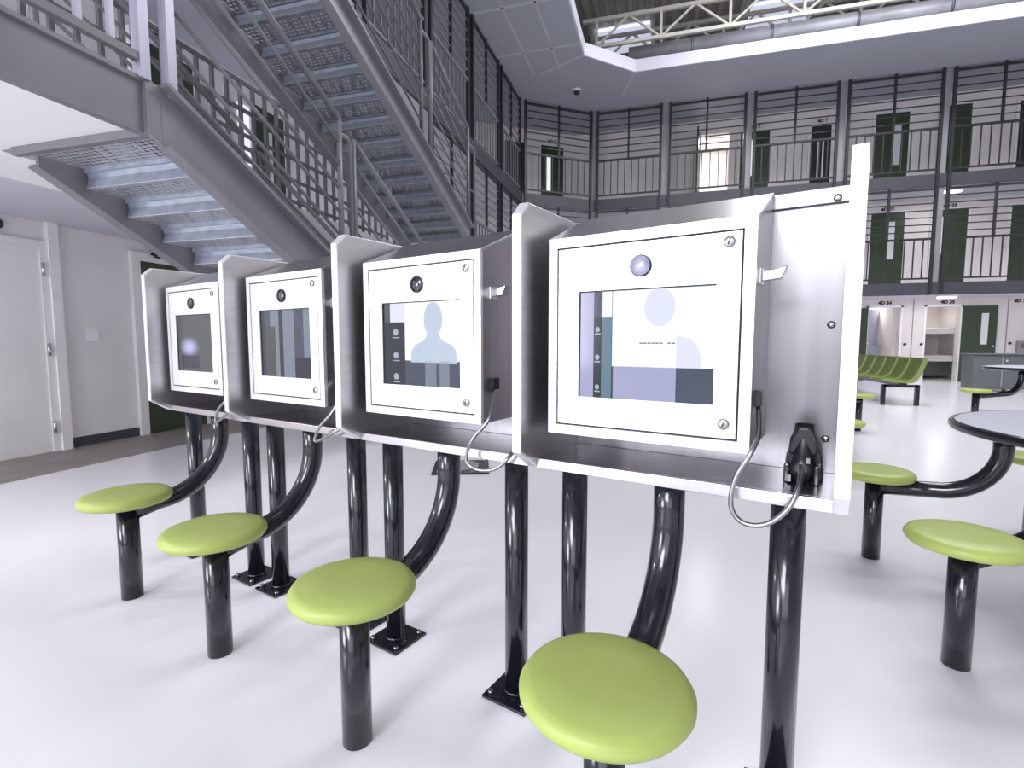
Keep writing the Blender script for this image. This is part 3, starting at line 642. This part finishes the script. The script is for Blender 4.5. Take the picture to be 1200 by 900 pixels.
def smooth_path(pts, n=6):
    out = []; P_ = [Vector(p) for p in pts]
    for i in range(len(P_) - 1):
        a = P_[max(i - 1, 0)]; b = P_[i]; c = P_[i + 1]; d = P_[min(i + 2, len(P_) - 1)]
        for j in range(n):
            t = j / n
            out.append(0.5 * ((2 * b) + (c - a) * t + (2 * a - 5 * b + 4 * c - d) * t * t + (3 * b - a - 3 * c + d) * t ** 3))
    return out + [P_[-1]]
screen_txt = ['with white screen and handset', 'with silhouette on its screen', 'with reflection streaks painted on grey screen', 'with dark screen']
for k in range(4):
    ac = A0 - PITCH * k
    t = thing('video_kiosk', 'steel video kiosk %s, %s of the row' % (screen_txt[k], ends[k]), 'kiosk', row(ac, BD), ROT, 'row of video kiosks')
    for xs_ in ((-PITCH / 2, PITCH / 2) if k == 0 else (-PITCH / 2,)):
        sp_ = put('side_panel', me_panel, t, (xs_, 0, 0)); put('panel_edge', me_pedge, sp_)
    put('shelf', me_shelf, t); bp_ = put('back_panel', me_back, t); put('top_flange', me_flange, bp_)
    for z in (0.862, 1.14, 1.435): put('screw', me_screw, bp_, (0.325, D(1.452 if z < 1.4 else 1.44), z), (R(90), 0, 0))
    for s in (-1, 1):
        lg_ = put('leg', me_leg, t, (s * 0.265, D(1.272), 0)); put('base_plate', me_plate, lg_); put('weld_collar', me_collar, lg_)
        for (bx_, by_) in ((-1, -1), (1, -1), (1, 1), (-1, 1)): put('bolt', me_bolt, lg_, (bx_ * 0.058, by_ * 0.058, 0.008))
    cb = put('cabinet', me_cab, t); put('front_frame', me_frame, cb); put('gasket', me_gasket, cb); put('cabinet_roof', me_roof, cb)
    MB().box(0.188, 0.205, D(1.235), D(1.27), 0.955, 0.990).build('cable_port', 'black_plastic', cb, bevel=0.002)
    dd = put('cabinet_door', me_door, t)
    put('lens_ring', me_lens_ring, dd, (-0.060, D(1.195), 1.279), (R(90), 0, 0)); put('camera_lens', me_lens if k else me_lens0, dd, (-0.060, D(1.195), 1.279), (R(90), 0, 0))
    for z in (1.315, 0.916):
        put('lock', me_lock, dd, (0.136, D(1.195), z), (R(90), 0, 0)); put('lock_slot', me_slot, dd, (0.136, D(1.195), z), (R(90), R(25), 0))
    sc = put('screen', me_screen, t); screen_ui(sc, k)
    for bm_ in ((SX0, SX1, SZ1 - 0.0035, SZ1), (SX0, SX0 + 0.003, SZ0, SZ1 - 0.0035)): MB().box(bm_[0], bm_[1], D(1.1985), D(1.2005), bm_[2], bm_[3]).build('recess_shadow', 'gasket', sc)  # dark strips paint the recess shadow along the screen's top and left
    # side latch
    mb = MB().box(0.19, 0.196, D(1.235), D(1.275), 1.225, 1.262).prism([(0.196, 1.232), (0.235, 1.236), (0.245, 1.262), (0.228, 1.258), (0.215, 1.255), (0.196, 1.256)], 'y', D(1.24), D(1.268))
    mb.build('latch', 'chrome', t, bevel=0.002)
    MB().tube([(x, D(d), z) for x, d, z in smooth_path(cable_pts[k])], 0.0055, 10).build('handset_cable', 'steel_bolt', t)
# handset in its cradle on the nearest kiosk's shelf
hs = thing('telephone_handset', 'black telephone handset in a cradle on nearest kiosk shelf', 'handset', row(A0 + 0.285, 1.335, 0.777), ROT)
cr = MB().prism([(-0.042, 0), (0.042, 0), (0.036, 0.055), (0.022, 0.10), (-0.022, 0.10), (-0.036, 0.055)], 'y', 0.02, 0.075).build('cradle', 'black_plastic', hs, bevel=0.006)
for s in (-1, 1): MB().box(s * 0.030 - 0.006, s * 0.030 + 0.006, -0.035, 0.02, 0.0, 0.045).build('cradle_arm', 'black_gloss', cr, bevel=0.004)
MB().tube([(0, -0.015, 0.012), (0, -0.02, 0.03), (0, -0.01, 0.05), (0, 0.0, 0.08), (0, 0.012, 0.105), (0, 0.02, 0.13)], [0.022, 0.028, 0.024, 0.017, 0.022, 0.02], 18).build('grip', 'black_plastic', hs)
MB().prism([(-0.030, 0.062), (0.030, 0.062), (0.027, 0.10), (0.014, 0.128), (-0.014, 0.128), (-0.027, 0.10)], 'y', -0.012, 0.022).build('earpiece', 'black_plastic', hs, bevel=0.007)
MB().box(-0.027, -0.020, -0.04, -0.034, 0.005, 0.02).build('contact', 'column_grey', hs); MB().box(0.008, 0.016, -0.038, -0.03, 0.05, 0.062).build('contact', 'column_grey', hs)

# ------------------------------------------------------------------ stools on curved arms
seat_prof = [(0.0001, 0.0), (0.14, 0.0), (0.158, 0.006), (0.166, 0.018), (0.166, 0.028), (0.158, 0.040), (0.142, 0.0465), (0.08, 0.048), (0.0001, 0.048)]
me_seat = MB().lathe(seat_prof, 56).mesh('seat', 'seat_green')
me_spost = MB().cyl((0, 0, 0), (0, 0, 0.415), 0.040, 28).mesh('post', 'black_gloss')
me_mount = MB().box(-0.085, 0.085, -0.085, 0.085, 0.406, 0.414).mesh('seat_mount', 'black_gloss', 0.003)
me_bolt2 = MB().cyl((0, 0, 0), (0, 0, 0.012), 0.009, 8).mesh('bolt', 'steel_bolt')
def make_stool(label, loc, rz, reach, top, group, k=0.0):
    """arm leaves along local +y and rises to height top at distance reach"""
    t = thing('arm_stool', label, 'stool', loc, rz, group)
    put('post', me_spost, t); m_ = put('seat_mount', me_mount, t); put('seat', me_seat, t, (0, 0, 0.414))
    rr = min(reach - 0.12, top - 0.47)
    zl = 0.372
    pts = [(0, 0.02, zl)] + [(0, reach - rr + rr * math.sin(a * R(90) / 14), zl + 0.02 + rr * (1 - math.cos(a * R(90) / 14))) for a in range(15)] + [(0, reach, top)]
    MB().tube(pts, 0.038, 22).build('arm', 'black_gloss', t)
    return t
for k in range(4):
    make_stool('round lime stool on black curved arm, kiosk stool %s' % ends[k], row(A0 - PITCH * k, 0.87), ROT, 0.40, 0.765, 'kiosk stools')
# loose anchor plate on the floor behind the second kiosk
px_, py_ = -1.64, 4.06
ap = thing('floor_anchor_plate', 'worn dark steel anchor plate bolted to floor behind the second kiosk', 'plate', (px_, py_, 0), R(20))
MB().box(-0.24, 0.24, -0.24, 0.24, 0, 0.012).build('plate', 'black_gloss', ap, bevel=0.003)
MB().lathe([(0.15, 0.012), (0.15, 0.03), (0.14, 0.034), (0.0001, 0.034)], 24).build('cap', 'plate_worn', ap)
for (a, b) in ((-1, -1), (1, -1), (1, 1), (-1, 1)): put('bolt', me_bolt2, ap, (a * 0.19, b * 0.19, 0.012), (0, 0, 0), (1.6, 1.6, 1))

# ------------------------------------------------------------------ round tables with stools
def round_table(label, c, r, stools, slab, group='round day room tables'):
    t = thing('round_table', label, 'table', (c[0], c[1], 0), 0, group)
    MB().lathe([(0.0001, 0.70), (r - 0.02, 0.70), (r - 0.004, 0.706), (r, 0.715), (r, 0.728), (r - 0.006, 0.738), (r - 0.02, 0.742)], 72).build('rim', 'black_gloss', t)
    MB().lathe([(0.0001, 0.7425), (r - 0.03, 0.7425), (r - 0.021, 0.7405), (r - 0.0205, 0.738)], 72).build('table_surface', 'table_top', t)
    MB().lathe([(0.0001, 0.69), (0.2, 0.69), (0.2, 0.70), (0.0001, 0.70)], 24).build('under_plate', 'black_gloss', t)
    for (sx, sy), lb in zip(stools, slab):
        v = Vector((c[0] - sx, c[1] - sy)); rz = math.atan2(v.y, v.x) - R(90)
        make_stool(lb, (sx, sy, 0), rz, min(v.length - 0.25, 0.46 if v.length < 1.2 else v.length - 0.5), 0.699, 'table stools')
round_table('round pale table with black rim at the right edge', (1.98, 2.58), 0.72, [(1.06, 2.93), (0.995, 2.005), (2.06, 3.53), (2.9, 2.3), (2.0, 1.55)],
            ['round green stool just right of the nearest kiosk panel', 'large green stool in front of the pale round table', 'green stool behind the pale round table', 'green stool on the far right side of the pale round table', 'green stool on the near side of pale round table, off frame'])
round_table('round pale table hidden behind the nearest kiosk', (1.30, 5.95), 0.60, [(1.44, 4.70), (2.36, 7.13)],
            ['green stool peeking past foot of the nearest kiosk panel', 'green stool in front of the green bench row'])
round_table('far round table at right edge before the grey bin', (5.2, 8.78), 0.72, [(4.1, 8.27), (4.66, 7.8)],
            ['far green stool below the open green door, left of far table', 'far green stool at the right edge above pale table'])
# grey bin
gb = thing('grey_bin', 'wide grey plastic bin standing before the open green door', 'bin', (7.2, 13.9, 0))
MB().prism([(-0.50, 0.05), (0.50, 0.05), (0.53, 0.80), (-0.53, 0.80)], 'y', -0.25, 0.25).build('body', 'grey_plastic', gb, bevel=0.02)
MB().box(-0.54, 0.54, -0.28, 0.28, 0.80, 0.83).build('lid', 'grey_plastic', gb, bevel=0.012)
MB().box(-0.012, 0.012, -0.262, -0.245, 0.1, 0.79).build('rib', 'column_grey', gb); MB().box(0.05, 0.09, -0.27, -0.25, 0.66, 0.70).build('catch', 'chrome', gb)
for s in (-1, 1): MB().cyl((s * 0.24 - 0.02, 0.1, 0.06), (s * 0.24 + 0.02, 0.1, 0.06), 0.06, 16).build('wheel', 'black_plastic', gb)

# ------------------------------------------------------------------ green bench row (faces the kiosks)
be = thing('bench_row', 'row of moulded green seats on black legs behind the kiosks', 'bench', (4.0, 10.15, 0))
SEATW = 0.50; NS = 6
shell = [(-0.28, 0.415), (-0.29, 0.435), (-0.24, 0.445), (-0.10, 0.425), (0.08, 0.415), (0.15, 0.44), (0.20, 0.52), (0.27, 0.70), (0.30, 0.81), (0.32, 0.815), (0.335, 0.80), (0.30, 0.69), (0.235, 0.51), (0.18, 0.42), (0.10, 0.385), (-0.10, 0.395), (-0.24, 0.41)]
me_shell = MB().prism(shell, 'y', 0.02, SEATW - 0.02).mesh('seat_shell', 'bench_green', 0.006)
rib = [(a - 0.02 if i < 9 else a, b + (0.02 if i < 9 else 0)) for i, (a, b) in enumerate(shell)]
me_rib = MB().prism(rib, 'y', -0.025, 0.025).mesh('seat_rib', 'bench_edge', 0.004)
for i in range(NS):
    s_ = put('seat_shell', me_shell, be, (0, i * SEATW, 0)); put('seat_rib', me_rib, be, (0, i * SEATW, 0))
put('seat_rib', me_rib, be, (0, NS * SEATW, 0))
MB().box(-0.06, 0.06, 0.0, NS * SEATW, 0.335, 0.39).build('beam', 'black_gloss', be)
for y in (0.08, NS * SEATW - 0.08):
    for x in (-0.26, 0.24): MB().box(x - 0.03, x + 0.03, y - 0.03, y + 0.03, 0, 0.36).build('leg', 'black_gloss', be)
    MB().box(-0.26, 0.24, y - 0.03, y + 0.03, 0.31, 0.36).build('cross_beam', 'black_gloss', be)
